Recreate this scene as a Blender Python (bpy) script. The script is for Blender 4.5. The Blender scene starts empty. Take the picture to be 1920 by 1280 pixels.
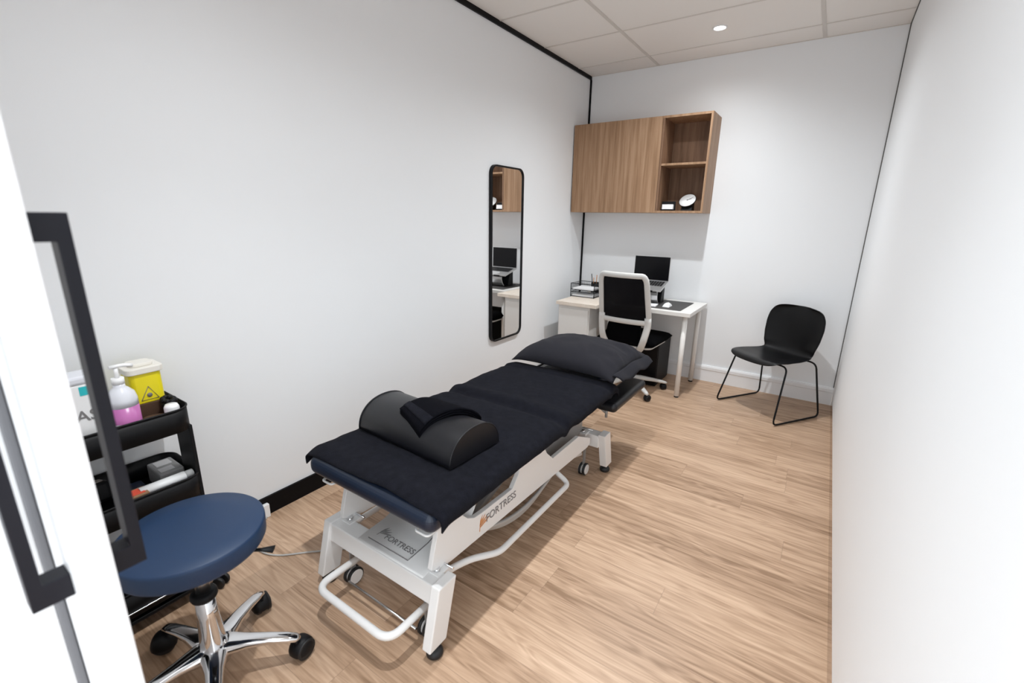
import bpy, bmesh, math, random
from mathutils import Vector, Matrix, noise
random.seed(7)
SC = bpy.context.scene
COL = SC.collection
PI = math.pi
W, H = 2.3225, 2.736

# ------------------------------------------------------------------ materials
def mat(name, col, rough=0.5, metal=0.0, spec=0.5, bump=None, alpha=None, emit=None, trans=0.0, sheen=0.0, coat=0.0, var=0.0, varscale=8.0):
    m = bpy.data.materials.new(name); m.use_nodes = True
    nt = m.node_tree; b = nt.nodes['Principled BSDF']
    b.inputs['Base Color'].default_value = (*col, 1)
    b.inputs['Roughness'].default_value = rough
    b.inputs['Metallic'].default_value = metal
    b.inputs['Specular IOR Level'].default_value = spec
    b.inputs['Transmission Weight'].default_value = trans
    b.inputs['Sheen Weight'].default_value = sheen
    b.inputs['Coat Weight'].default_value = coat
    if alpha is not None: b.inputs['Alpha'].default_value = alpha
    if emit:
        b.inputs['Emission Color'].default_value = (*emit[0], 1); b.inputs['Emission Strength'].default_value = emit[1]
    tc = nt.nodes.new('ShaderNodeTexCoord')
    if var:
        n = nt.nodes.new('ShaderNodeTexNoise'); n.inputs['Scale'].default_value = varscale; n.inputs['Detail'].default_value = 4
        nt.links.new(tc.outputs['Object'], n.inputs['Vector'])
        r = nt.nodes.new('ShaderNodeMix'); r.data_type = 'RGBA'
        r.inputs[6].default_value = (*[c*(1-var) for c in col], 1); r.inputs[7].default_value = (*[min(1, c*(1+var)) for c in col], 1)
        nt.links.new(n.outputs['Fac'], r.inputs[0]); nt.links.new(r.outputs[2], b.inputs['Base Color'])
    if bump:
        sc, st, dist = bump
        n = nt.nodes.new('ShaderNodeTexNoise'); n.inputs['Scale'].default_value = sc; n.inputs['Detail'].default_value = 3
        nt.links.new(tc.outputs['Object'], n.inputs['Vector'])
        bp = nt.nodes.new('ShaderNodeBump'); bp.inputs['Strength'].default_value = st; bp.inputs['Distance'].default_value = dist
        nt.links.new(n.outputs['Fac'], bp.inputs['Height']); nt.links.new(bp.outputs['Normal'], b.inputs['Normal'])
    return m

def nd(nt, typ, **kw):
    n = nt.nodes.new(typ)
    for k, v in kw.items(): setattr(n, k, v)
    return n
def mth(nt, op, a, b=None, c=None):
    n = nt.nodes.new('ShaderNodeMath'); n.operation = op
    for i, v in enumerate((a, b, c)):
        if v is None: continue
        if isinstance(v, (int, float)): n.inputs[i].default_value = v
        else: nt.links.new(v, n.inputs[i])
    return n.outputs[0]
def ramp(nt, fac, stops):
    r = nt.nodes.new('ShaderNodeValToRGB'); cr = r.color_ramp
    while len(cr.elements) < len(stops): cr.elements.new(0.5)
    for e, (p, c) in zip(cr.elements, stops): e.position = p; e.color = (*c, 1)
    nt.links.new(fac, r.inputs[0]); return r.outputs[0]

def floor_material():
    m = bpy.data.materials.new('oak_vinyl_plank'); m.use_nodes = True; nt = m.node_tree; b = nt.nodes['Principled BSDF']
    tc = nd(nt, 'ShaderNodeTexCoord'); sp = nd(nt, 'ShaderNodeSeparateXYZ'); nt.links.new(tc.outputs['Object'], sp.inputs[0])
    X, Y = sp.outputs[0], sp.outputs[1]
    PW, PL = 0.152, 1.22
    yr = mth(nt, 'DIVIDE', Y, PW); row = mth(nt, 'FLOOR', yr)
    wn = nd(nt, 'ShaderNodeTexWhiteNoise', noise_dimensions='1D'); nt.links.new(row, wn.inputs['W'])
    xo = mth(nt, 'ADD', mth(nt, 'DIVIDE', X, PL), mth(nt, 'MULTIPLY', wn.outputs['Value'], 5.0)); pl = mth(nt, 'FLOOR', xo)
    cid = nd(nt, 'ShaderNodeCombineXYZ'); nt.links.new(row, cid.inputs[0]); nt.links.new(pl, cid.inputs[1])
    w2 = nd(nt, 'ShaderNodeTexWhiteNoise', noise_dimensions='3D'); nt.links.new(cid.outputs[0], w2.inputs['Vector'])
    rnd = w2.outputs['Value']
    off = mth(nt, 'MULTIPLY', rnd, 37.0)
    # long grain streaks
    g1v = nd(nt, 'ShaderNodeCombineXYZ'); nt.links.new(mth(nt, 'ADD', mth(nt, 'MULTIPLY', X, 1.6), off), g1v.inputs[0])
    nt.links.new(mth(nt, 'MULTIPLY', Y, 34.0), g1v.inputs[1]); nt.links.new(off, g1v.inputs[2])
    g1 = nd(nt, 'ShaderNodeTexNoise'); g1.inputs['Scale'].default_value = 1.0; g1.inputs['Detail'].default_value = 6; g1.inputs['Roughness'].default_value = 0.62; g1.inputs['Distortion'].default_value = 0.7
    nt.links.new(g1v.outputs[0], g1.inputs['Vector'])
    # cathedral bands
    g2v = nd(nt, 'ShaderNodeCombineXYZ'); nt.links.new(mth(nt, 'ADD', mth(nt, 'MULTIPLY', X, 0.9), off), g2v.inputs[0])
    nt.links.new(mth(nt, 'MULTIPLY', Y, 9.0), g2v.inputs[1]); nt.links.new(off, g2v.inputs[2])
    g2 = nd(nt, 'ShaderNodeTexNoise'); g2.inputs['Scale'].default_value = 1.6; g2.inputs['Detail'].default_value = 2; g2.inputs['Distortion'].default_value = 0.4
    nt.links.new(g2v.outputs[0], g2.inputs['Vector'])
    rings = mth(nt, 'SINE', mth(nt, 'MULTIPLY', g2.outputs['Fac'], 60.0)); rings = mth(nt, 'MULTIPLY_ADD', rings, 0.5, 0.5)
    # fine pores
    g3v = nd(nt, 'ShaderNodeCombineXYZ'); nt.links.new(mth(nt, 'MULTIPLY', X, 9.0), g3v.inputs[0]); nt.links.new(mth(nt, 'MULTIPLY', Y, 240.0), g3v.inputs[1])
    g3 = nd(nt, 'ShaderNodeTexNoise'); g3.inputs['Scale'].default_value = 1.0; g3.inputs['Detail'].default_value = 2
    nt.links.new(g3v.outputs[0], g3.inputs['Vector'])
    v = mth(nt, 'MULTIPLY_ADD', g1.outputs['Fac'], 0.62, 0.09)
    v = mth(nt, 'ADD', v, mth(nt, 'MULTIPLY', rings, 0.09))
    v = mth(nt, 'ADD', v, mth(nt, 'MULTIPLY', g3.outputs['Fac'], 0.12))
    v = mth(nt, 'ADD', v, mth(nt, 'MULTIPLY', mth(nt, 'SUBTRACT', rnd, 0.5), 0.13))
    col = ramp(nt, v, [(0.34, (0.26, 0.155, 0.090)), (0.47, (0.42, 0.272, 0.175)), (0.60, (0.54, 0.365, 0.245)), (0.76, (0.68, 0.485, 0.345))])
    # seams
    fy = mth(nt, 'FRACT', yr); fx = mth(nt, 'FRACT', xo)
    ey = mth(nt, 'MULTIPLY', mth(nt, 'MINIMUM', fy, mth(nt, 'SUBTRACT', 1.0, fy)), PW)
    ex = mth(nt, 'MULTIPLY', mth(nt, 'MINIMUM', fx, mth(nt, 'SUBTRACT', 1.0, fx)), PL)
    e = mth(nt, 'MINIMUM', ey, ex); seam = mth(nt, 'LESS_THAN', e, 0.0009)
    mx = nd(nt, 'ShaderNodeMix', data_type='RGBA'); nt.links.new(mth(nt, 'MULTIPLY', seam, 0.45), mx.inputs[0])
    nt.links.new(col, mx.inputs[6]); mx.inputs[7].default_value = (0.16, 0.10, 0.065, 1)
    nt.links.new(mx.outputs[2], b.inputs['Base Color'])
    b.inputs['Roughness'].default_value = 0.42; b.inputs['Specular IOR Level'].default_value = 0.4
    bp = nd(nt, 'ShaderNodeBump'); bp.inputs['Strength'].default_value = 0.12; bp.inputs['Distance'].default_value = 0.002
    nt.links.new(g1.outputs['Fac'], bp.inputs['Height']); nt.links.new(bp.outputs['Normal'], b.inputs['Normal'])
    return m

def wood_material(name, stops, sx=22.0, sz=1.2):
    m = bpy.data.materials.new(name); m.use_nodes = True; nt = m.node_tree; b = nt.nodes['Principled BSDF']
    tc = nd(nt, 'ShaderNodeTexCoord'); mp = nd(nt, 'ShaderNodeMapping'); mp.inputs['Scale'].default_value = (sx, sx, sz)
    nt.links.new(tc.outputs['Object'], mp.inputs['Vector'])
    n1 = nd(nt, 'ShaderNodeTexNoise'); n1.inputs['Scale'].default_value = 1.0; n1.inputs['Detail'].default_value = 7; n1.inputs['Roughness'].default_value = 0.6; n1.inputs['Distortion'].default_value = 0.5
    nt.links.new(mp.outputs[0], n1.inputs['Vector'])
    mp2 = nd(nt, 'ShaderNodeMapping'); mp2.inputs['Scale'].default_value = (sx*7, sx*7, sz*5)
    nt.links.new(tc.outputs['Object'], mp2.inputs['Vector'])
    n2 = nd(nt, 'ShaderNodeTexNoise'); n2.inputs['Scale'].default_value = 1.0; n2.inputs['Detail'].default_value = 2
    nt.links.new(mp2.outputs[0], n2.inputs['Vector'])
    v = mth(nt, 'ADD', mth(nt, 'MULTIPLY', n1.outputs['Fac'], 0.8), mth(nt, 'MULTIPLY', n2.outputs['Fac'], 0.2))
    nt.links.new(ramp(nt, v, stops), b.inputs['Base Color']); b.inputs['Roughness'].default_value = 0.5; b.inputs['Specular IOR Level'].default_value = 0.35
    return m

M = {}
M['wall'] = mat('wall_paint', (0.852, 0.866, 0.882), 0.55, spec=0.3, bump=(220, 0.04, 0.001))
M['ceil'] = mat('ceiling_tile', (0.86, 0.825, 0.79), 0.9, spec=0.1, bump=(400, 0.15, 0.001), var=0.02, varscale=300)
M['tbar'] = mat('ceiling_bar', (0.66, 0.62, 0.58), 0.6)
M['skirt'] = mat('white_skirting', (0.86, 0.86, 0.87), 0.35)
M['black'] = mat('black_satin', (0.002, 0.002, 0.003), 0.5, spec=0.15)
M['gap'] = mat('dark_joint', (0.03, 0.03, 0.035), 0.7)
M['greygap'] = mat('grey_joint', (0.10, 0.095, 0.09), 0.7)
M['alu'] = mat('satin_aluminium', (0.50, 0.43, 0.37), 0.18, metal=0.9)
M['door'] = mat('door_white', (0.90, 0.90, 0.91), 0.35)
M['handle'] = mat('handle_black', (0.006, 0.006, 0.011), 0.45, spec=0.3, bump=(900, 0.1, 0.0003))
M['floor'] = floor_material()
M['oak'] = wood_material('oak_laminate', [(0.34, (0.24, 0.135, 0.072)), (0.48, (0.335, 0.200, 0.115)), (0.58, (0.40, 0.250, 0.152)), (0.74, (0.48, 0.32, 0.205))], sx=30.0)
M['oakshade'] = wood_material('oak_laminate_shaded', [(0.36, (0.14, 0.078, 0.045)), (0.50, (0.22, 0.125, 0.075)), (0.70, (0.30, 0.18, 0.11))])  # darker copy of the oak, shadow inside the cabinet put into the colour
M['whitemetal'] = mat('white_powder_coat', (0.78, 0.77, 0.76), 0.35, bump=(700, 0.05, 0.0004))
M['greymetal'] = mat('grey_steel', (0.32, 0.31, 0.30), 0.4, metal=0.3)
M['steel'] = mat('zinc_steel', (0.6, 0.6, 0.6), 0.25, metal=1.0)
M['chrome'] = mat('polished_chrome', (0.78, 0.78, 0.79), 0.09, metal=1.0)
M['vinylblue'] = mat('navy_vinyl', (0.007, 0.014, 0.032), 0.38, bump=(500, 0.2, 0.0006))
M['towel'] = mat('black_towelling', (0.0085, 0.0088, 0.0130), 0.95, spec=0.05, sheen=0.02, bump=(330, 1.0, 0.004), var=0.55, varscale=38)
M['towel2'] = mat('black_cotton_towel', (0.0036, 0.0036, 0.0055), 0.95, spec=0.05, sheen=0.0, bump=(420, 0.8, 0.003))
M['pillow'] = mat('black_cotton', (0.0185, 0.018, 0.0225), 0.9, spec=0.1, sheen=0.03, bump=(900, 0.3, 0.0008))
M['vinylblack'] = mat('black_vinyl', (0.0045, 0.0045, 0.0065), 0.38, spec=0.45, bump=(520, 0.25, 0.0006))
M['stoolblue'] = mat('blue_vinyl', (0.0075, 0.030, 0.082), 0.5, bump=(450, 0.3, 0.0006))
M['rubber'] = mat('black_rubber', (0.008, 0.008, 0.009), 0.55)
M['plastic'] = mat('black_plastic', (0.004, 0.004, 0.005), 0.5, spec=0.25)
M['shell'] = mat('chair_shell_black', (0.0015, 0.0015, 0.002), 0.36, spec=0.32)
M['mesh'] = mat('chair_mesh_black', (0.0015, 0.0015, 0.003), 0.7, spec=0.15, alpha=0.95)
M['fabric'] = mat('seat_fabric_black', (0.0015, 0.0015, 0.002), 0.95, spec=0.05, bump=(700, 0.5, 0.001))
M['chairwhite'] = mat('chair_frame_white', (0.62, 0.61, 0.59), 0.4)
M['deskwhite'] = mat('desk_white', (0.80, 0.78, 0.75), 0.35)
M['birch'] = wood_material('pale_birch', [(0.3, (0.70, 0.60, 0.50)), (0.7, (0.82, 0.75, 0.67))], sx=14, sz=14)
M['cabwhite'] = mat('drawer_white', (0.74, 0.73, 0.71), 0.4)
M['deskmat'] = mat('grey_desk_mat', (0.055, 0.052, 0.05), 0.7, bump=(600, 0.3, 0.0005))
M['screen'] = mat('screen_black', (0.002, 0.002, 0.003), 0.3, spec=0.2)
M['silver'] = mat('laptop_silver', (0.62, 0.62, 0.62), 0.35, metal=0.7)
M['keys'] = mat('key_black', (0.012, 0.012, 0.013), 0.5)
M['white'] = mat('white_plastic', (0.86, 0.86, 0.86), 0.35)
M['paper'] = mat('white_paper', (0.85, 0.85, 0.86), 0.8)
M['clock'] = mat('clock_face', (0.80, 0.80, 0.80), 0.5)
M['ink'] = mat('grey_print', (0.20, 0.19, 0.19), 0.6)
M['shadegrey'] = mat('grey_painted_shade', (0.16, 0.16, 0.17), 0.9)  # flat grey standing in for shade at the jamb
M['orange'] = mat('orange_print', (0.62, 0.27, 0.10), 0.6)
M['yellow'] = mat('yellow_plastic', (0.85, 0.72, 0.01), 0.4)
M['brown'] = mat('brown_rigid_tape', (0.085, 0.042, 0.022), 0.8, bump=(300, 0.4, 0.001))
M['cream'] = mat('cream_lid', (0.80, 0.77, 0.70), 0.35)
M['pink'] = mat('pink_liquid', (0.50, 0.15, 0.40), 0.3)
M['clear'] = mat('cloudy_plastic', (0.72, 0.73, 0.78), 0.25)
M['teal'] = mat('teal_print', (0.02, 0.48, 0.52), 0.5)
M['red'] = mat('orange_red_card', (0.68, 0.085, 0.045), 0.6)
M['kraft'] = mat('kraft_card', (0.30, 0.17, 0.09), 0.8)
M['greycard'] = mat('grey_card', (0.42, 0.42, 0.42), 0.7)
M['beige'] = mat('beige_panel', (0.38, 0.34, 0.30), 0.6)
M['navy'] = mat('navy_pack', (0.01, 0.02, 0.06), 0.5)
M['mirror'] = mat('mirror_glass', (0.93, 0.93, 0.93), 0.01, metal=1.0)
M['cable'] = mat('grey_cable', (0.50, 0.49, 0.47), 0.5)
M['lamp'] = mat('lamp_lens', (1, 1, 1), 0.4, emit=((1.0, 0.97, 0.92), 22.0))
M['pen'] = mat('orange_pencil', (0.5, 0.20, 0.05), 0.5)

# ------------------------------------------------------------------ mesh builder
class MB:
    def __init__(s): s.bm = bmesh.new()
    def _add(s, verts, faces, smooth=False):
        vs = [s.bm.verts.new(v) for v in verts]
        for f in faces:
            try:
                fc = s.bm.faces.new([vs[i] for i in f]); fc.smooth = smooth
            except ValueError: pass
        return s
    def box(s, x0, x1, y0, y1, z0, z1, mtx=None):
        c = [Vector((x, y, z)) for z in (z0, z1) for y in (y0, y1) for x in (x0, x1)]
        if mtx is not None: c = [mtx @ v for v in c]
        return s._add(c, [(0, 2, 3, 1), (4, 5, 7, 6), (0, 1, 5, 4), (2, 6, 7, 3), (0, 4, 6, 2), (1, 3, 7, 5)])
    def prism(s, poly, a, b, axis='x', mtx=None, smooth=False):
        def pt(p, t):
            v = {'x': (t, p[0], p[1]), 'y': (p[0], t, p[1]), 'z': (p[0], p[1], t)}[axis]
            v = Vector(v); return mtx @ v if mtx is not None else v
        n = len(poly); vs = [pt(p, a) for p in poly] + [pt(p, b) for p in poly]
        f = [tuple(range(n))[::-1], tuple(range(n, 2*n))]
        s._add(vs, f)
        vs2 = vs
        return s._add(vs2, [(i, (i+1) % n, n+(i+1) % n, n+i) for i in range(n)], smooth)
    def sweep(s, path, rad, segs=12, closed=False, cap=True, up=(0, 0, 1), mtx=None, power=2.0, smooth=True):
        path = [Vector(p) for p in path]; n = len(path)
        if not isinstance(rad, (list,)): rad = [rad]*n
        rings = []; up = Vector(up); prevs = None
        for i, p in enumerate(path):
            if closed: d = path[(i+1) % n] - path[i-1]
            else: d = path[min(i+1, n-1)] - path[max(i-1, 0)]
            d.normalize()
            sd = d.cross(up)
            if sd.length < 0.05: sd = prevs.copy() if prevs is not None else d.cross(Vector((0.3, 1, 0.1)))
            if prevs is not None and sd.dot(prevs) < 0: sd = -sd
            sd = (sd - d*sd.dot(d)).normalized(); prevs = sd; nn = sd.cross(d).normalized()
            r = rad[i]; ra, rb = (r, r) if isinstance(r, (int, float)) else r
            ring = []
            for k in range(segs):
                t = 2*PI*(k+0.5)/segs; c, q = math.cos(t), math.sin(t)
                c = math.copysign(abs(c)**(2/power), c); q = math.copysign(abs(q)**(2/power), q)
                v = p + sd*c*ra + nn*q*rb
                ring.append(mtx @ v if mtx is not None else v)
            rings.append(ring)
        vs = [v for r in rings for v in r]; f = []
        for i in range(n if closed else n-1):
            j = (i+1) % n
            for k in range(segs):
                l = (k+1) % segs; f.append((i*segs+k, i*segs+l, j*segs+l, j*segs+k))
        s._add(vs, f, smooth)
        if cap and not closed:
            s._add(rings[0], [tuple(range(segs))]); s._add(rings[-1], [tuple(range(segs))[::-1]])
        return s
    def cyl(s, p0, p1, r, r1=None, segs=20, mtx=None):
        return s.sweep([p0, p1], [r, r if r1 is None else r1], segs, mtx=mtx)
    def lathe(s, prof, segs=40, mtx=None, smooth=True):
        vs = []; f = []
        for (r, z) in prof:
            for k in range(segs):
                a = 2*PI*k/segs; v = Vector((r*math.cos(a), r*math.sin(a), z)); vs.append(mtx @ v if mtx is not None else v)
        for i in range(len(prof)-1):
            for k in range(segs):
                l = (k+1) % segs; f.append((i*segs+k, i*segs+l, (i+1)*segs+l, (i+1)*segs+k))
        s._add(vs, f, smooth)
        s._add(vs[:segs], [tuple(range(segs))[::-1]]); s._add(vs[-segs:], [tuple(range(segs))])
        return s
    def grid(s, fn, nu, nv, smooth=True):
        vs = [fn(i/(nu-1), j/(nv-1)) for i in range(nu) for j in range(nv)]
        f = [(i*nv+j, (i+1)*nv+j, (i+1)*nv+j+1, i*nv+j+1) for i in range(nu-1) for j in range(nv-1)]
        return s._add(vs, f, smooth)
    def sphere(s, c, r, su=16, sv=10):
        def fn(u, v):
            a, b = 2*PI*u, PI*(v-0.5); rr = r if isinstance(r, tuple) else (r, r, r)
            return Vector((c[0]+rr[0]*math.cos(a)*math.cos(b), c[1]+rr[1]*math.sin(a)*math.cos(b), c[2]+rr[2]*math.sin(b)))
        return s.grid(fn, su+1, sv+1)

def rrect(x0, x1, y0, y1, r, n=6):
    pts = []
    for cx, cy, a0 in ((x1-r, y0+r, -PI/2), (x1-r, y1-r, 0), (x0+r, y1-r, PI/2), (x0+r, y0+r, PI)):
        for k in range(n+1):
            a = a0 + PI/2*k/n; pts.append((cx+r*math.cos(a), cy+r*math.sin(a)))
    return pts
def rounded(pts, r, n=5):
    """round the corners of an open 3-D polyline"""
    pts = [Vector(p) for p in pts]; out = [pts[0]]
    for i in range(1, len(pts)-1):
        a, b, c = pts[i-1], pts[i], pts[i+1]; d1 = (a-b); d2 = (c-b); rr = min(r, d1.length*0.45, d2.length*0.45)
        p, q = b+d1.normalized()*rr, b+d2.normalized()*rr
        for k in range(n+1):
            t = k/n; out.append(p*(1-t)**2 + b*2*t*(1-t) + q*t*t)
    out.append(pts[-1]); return out

def obj(name, mb, m, parent=None, bevel=0.0, world=True, solid=0.0, sub=0, merge=True, segs=2):
    if merge: bmesh.ops.remove_doubles(mb.bm, verts=mb.bm.verts, dist=1e-5)
    bmesh.ops.recalc_face_normals(mb.bm, faces=mb.bm.faces)
    me = bpy.data.meshes.new(name); mb.bm.to_mesh(me); mb.bm.free()
    me.materials.append(m)
    o = bpy.data.objects.new(name, me); COL.objects.link(o)
    if parent is not None:
        o.parent = parent
        if world: o.matrix_parent_inverse = WM[parent.name].inverted()
        WM[o.name] = Matrix.Identity(4) if world else WM[parent.name].copy()
    else: WM[o.name] = Matrix.Identity(4)
    if solid:
        md = o.modifiers.new('Solid', 'SOLIDIFY'); md.thickness = solid; md.offset = 0
    if bevel:
        md = o.modifiers.new('Bevel', 'BEVEL'); md.width = bevel; md.segments = segs; md.limit_method = 'ANGLE'; md.angle_limit = math.radians(40)
    if sub:
        md = o.modifiers.new('Sub', 'SUBSURF'); md.levels = sub; md.render_levels = sub
    return o
WM = {}
def part(name, mb, m, parent, **k):            # child in its parent's local space
    k['world'] = False
    return obj(name, mb, m, parent, **k)
def thing(name, label, cat, loc=(0, 0, 0), rz=0.0, group=None):
    o = bpy.data.objects.new(name, None); COL.objects.link(o); o.empty_display_size = 0.05
    o.location = loc; o.rotation_euler = (0, 0, rz)
    WM[o.name] = Matrix.Translation(loc) @ Matrix.Rotation(rz, 4, 'Z')
    o['label'] = label; o['category'] = cat
    if group: o['group'] = group
    return o
def tag(o, label, cat, group=None):
    o['label'] = label; o['category'] = cat
    if group: o['group'] = group
    return o
def struct(name, mb, m, parent=None, **k):
    o = obj(name, mb, m, parent, **k)
    if parent is None: o['kind'] = 'structure'
    return o
def text_mb(body, size, mtx, ext=0.0006, bold=0.0):
    cu = bpy.data.curves.new('txt', 'FONT'); cu.body = body; cu.size = size; cu.extrude = ext; cu.offset = bold; cu.align_x = 'LEFT'
    o = bpy.data.objects.new('txt', cu); COL.objects.link(o)
    me = bpy.data.meshes.new_from_object(o); bpy.data.objects.remove(o)
    mb = MB(); mb.bm.from_mesh(me); bmesh.ops.transform(mb.bm, matrix=mtx, verts=mb.bm.verts); bpy.data.meshes.remove(me)
    return mb
def basis(o, ex, ey, ez):
    return Matrix(((ex[0], ey[0], ez[0], o[0]), (ex[1], ey[1], ez[1], o[1]), (ex[2], ey[2], ez[2], o[2]), (0, 0, 0, 1)))

# ------------------------------------------------------------------ room
Y0 = -5.6
struct('floor', MB().box(-0.3, 3.4, Y0, 0.3, -0.06, 0.0), M['floor'])
c = MB().box(-0.1, 2.45, -4.42, 0.1, H, H+0.06); struct('ceiling', c, M['ceil'])
struct('wall_left', MB().box(-0.1, 0.0, -4.42, 0.1, 0, H), M['wall'])
struct('wall_back', MB().box(0.0, W, 0.0, 0.1, 0, H), M['wall'])
struct('wall_right', MB().box(W, W+0.1, -4.42, 0.1, 0.088, H), M['wall'])
# front wall: a pocket for the sliding door, and the header over the opening
f = MB().box(0.0, 1.10, -4.40, -4.2715, 0, H).box(1.10, W, -4.40, -4.168, 2.12, H)
struct('wall_front', f, M['door'])
# ceiling grid
g = MB()
for x in (0.6406, 1.8406): g.box(x-0.012, x+0.012, -4.2, 0, H-0.004, H+0.001)
y = -0.2797
while y > -4.2:
    g.box(0.0, W, y-0.007, y+0.007, H-0.003, H+0.001); y -= 0.6
struct('trim_1', g, M['tbar'])
struct('trim_2', MB().box(0, 0.014, -4.2, 0, 2.706, H), M['black'])
struct('trim_3', MB().box(0, 0.017, -0.008, 0, 0.0, 2.706), M['black'])
struct('trim_4', MB().box(W-0.005, W, -4.2, 0, H-0.006, H).box(W-0.006, W, -0.006, 0, 0.1, H), M['greygap'])
struct('trim_5', MB().box(0.014, W, -0.005, 0, H-0.005, H), M['tbar'])
struct('baseboard_left', MB().box(0, 0.012, -4.2, 0, 0, 0.095), M['black'])
b = MB().prism([(0, 0), (-0.014, 0), (-0.014, 0.105), (-0.019, 0.112), (-0.019, 0.135), (-0.012, 0.150), (0, 0.150)], 0.012, W, 'x')
struct('baseboard_back', b, M['skirt'])
struct('baseboard_right', MB().box(W+0.001, W+0.1, -4.42, 0.0, 0, 0.088), M['alu'])

# sliding door with back-to-back pull handles
struct('shade_strip', MB().box(1.075, 1.115, -4.2712, -4.2590, 0, 2.11), M['shadegrey'], bevel=0.004)  # added grey strip imitating the soft shade between jamb and leaf
leaf = struct('door_1', MB().box(0.50, 1.273, -4.258, -4.214, 0.005, 2.11), M['door'], bevel=0.002)
def pull(sign, y0):
    mb = MB(); ya = y0; yb = y0 + sign*0.047
    x0, x1 = 1.197, 1.233
    prof = [(ya, 0.876), (yb, 0.876), (yb, 1.441), (ya, 1.441), (ya, 1.402), (yb-sign*0.017, 1.402), (yb-sign*0.017, 0.914), (ya, 0.914)]
    mb.prism(prof, x0, x1, 'x'); return mb
obj('door_handle', pull(-1, -4.258), M['handle'], leaf, bevel=0.0015)
obj('door_handle', pull(1, -4.214), M['handle'], leaf, bevel=0.0015)

# ------------------------------------------------------------------ ceiling downlights
LAMPS = [(1.241, -0.585), (1.241, -1.185), (1.241, -2.385), (1.241, -3.585)]
LAB = ['small round recessed downlight in the ceiling tile nearest the back wall', 'recessed ceiling downlight over the head of the couch', 'recessed ceiling downlight over the middle of the couch', 'recessed ceiling downlight over the foot of the couch']
for (x, y), lb in zip(LAMPS, LAB):
    t = thing('ceiling_downlight', lb, 'light', (x, y, H), group='recessed downlights')
    part('trim_ring', MB().sweep([(0.042*math.cos(a*PI/16), 0.042*math.sin(a*PI/16), -0.002) for a in range(32)], (0.006), 8, closed=True), M['skirt'], t)
    part('lens', MB().lathe([(0.0005, -0.003), (0.034, -0.003), (0.034, 0.0), (0.0005, 0.0)], 28), M['lamp'], t)

def spot(x, y, e, ang=154, blend=1.0, r=0.03, col=(0.925, 0.97, 1.0)):
    l = bpy.data.lights.new('downlight_beam', 'SPOT'); l.energy = e; l.spot_size = math.radians(ang); l.spot_blend = blend; l.shadow_soft_size = r; l.color = col
    o = bpy.data.objects.new('downlight_beam', l); COL.objects.link(o); o.location = (x, y, H-0.012); return o
for (x, y), e, e2 in zip(LAMPS, (24, 88, 27, 66), (8, 44, 34, 66)):
    spot(x, y, e); spot(x, y, e2, ang=100, blend=0.8)

# ------------------------------------------------------------------ wall cabinet
cab = thing('wall_cabinet', 'oak wall cabinet with one flush door and two open cubbies, above the desk', 'cabinet', (0.60, 0, 1.506))
CX0, CX1, CY, CZ0, CZ1, T = 0.012, 1.207, -0.300, 1.506, 2.268, 0.017
XD = 0.835
carc = MB()
carc.box(CX0, CX1-T, CY+0.0181, 0, CZ1-T, CZ1).box(CX0, CX1-T, CY+0.0181, 0, CZ0, CZ0+T)
carc.box(CX0, CX0+T, CY+0.018, 0, CZ0+T, CZ1-T)
obj('carcass', carc, M['oak'], cab, bevel=0.0006)
obj('back_panel', MB().box(CX0+T, CX1-T, -0.012, -0.001, CZ0+T, CZ1-T), M['oakshade'], cab)
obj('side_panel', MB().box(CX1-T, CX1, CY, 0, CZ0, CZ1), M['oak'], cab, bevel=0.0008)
obj('divider', MB().box(XD-T, XD, CY, -0.012, CZ0+T, CZ1-T), M['oakshade'], cab, bevel=0.0008)
for z_ in (CZ1-T, CZ0): obj('edge_strip', MB().box(XD-0.0185, CX1-T, CY, CY+0.018, z_, z_+T), M['oak'], cab)
obj('shelf', MB().box(XD, CX1-T, CY+0.002, -0.012, 1.884, 1.884+T), M['oak'], cab, bevel=0.0008)
obj('door', MB().box(CX0, XD-0.019, CY, CY+0.016, CZ0, CZ1), M['oak'], cab, bevel=0.0008)

# clock and card on the lower cubby
ck = thing('desk_clock', 'round white desk clock on a black base in the lower cubby of the cabinet', 'clock', (1.06, -0.19, CZ0+T))
fm = Matrix.Translation((-0.004, -0.012, 0.086)) @ Matrix.Rotation(math.radians(-8), 4, 'Z') @ Matrix.Rotation(math.radians(48), 4, 'X')
part('clock_rim', MB().lathe([(0.0005, -0.012), (0.066, -0.012), (0.071, -0.004), (0.071, 0.0), (0.0005, 0.0)], 40, mtx=fm), M['plastic'], ck)
part('clock_face', MB().lathe([(0.0005, 0.0), (0.067, 0.0), (0.066, 0.003), (0.0005, 0.003)], 40, mtx=fm), M['clock'], ck)
part('clock_hand', MB().box(-0.0015, 0.0015, -0.004, 0.052, 0.0035, 0.0045, fm @ Matrix.Rotation(-0.9, 4, 'Z')), M['ink'], ck)
part('clock_hand', MB().box(-0.002, 0.002, -0.004, 0.034, 0.0045, 0.0055, fm @ Matrix.Rotation(-1.15, 4, 'Z')).lathe([(0.0005, 0.003), (0.006, 0.003), (0.006, 0.006), (0.0005, 0.006)], 12, mtx=fm), M['ink'], ck)
part('base', MB().prism([(-0.045, 0), (0.045, 0), (0.030, 0.075), (-0.02, 0.06)], -0.045, 0.045, 'x'), M['plastic'], ck, bevel=0.004)
cd = thing('card_holder', 'small black card holder with white cards beside the clock', 'card holder', (0.905, -0.235, CZ0+T))
part('holder', MB().box(-0.055, 0.055, -0.018, 0.030, 0, 0.012).box(-0.058, 0.058, 0.018, 0.030, 0.0, 0.078), M['plastic'], cd, bevel=0.002)
part('card_stack', MB().box(-0.046, 0.046, -0.012, 0.016, 0.0125, 0.052, Matrix.Rotation(math.radians(-8), 4, 'X')), M['paper'], cd)

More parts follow.
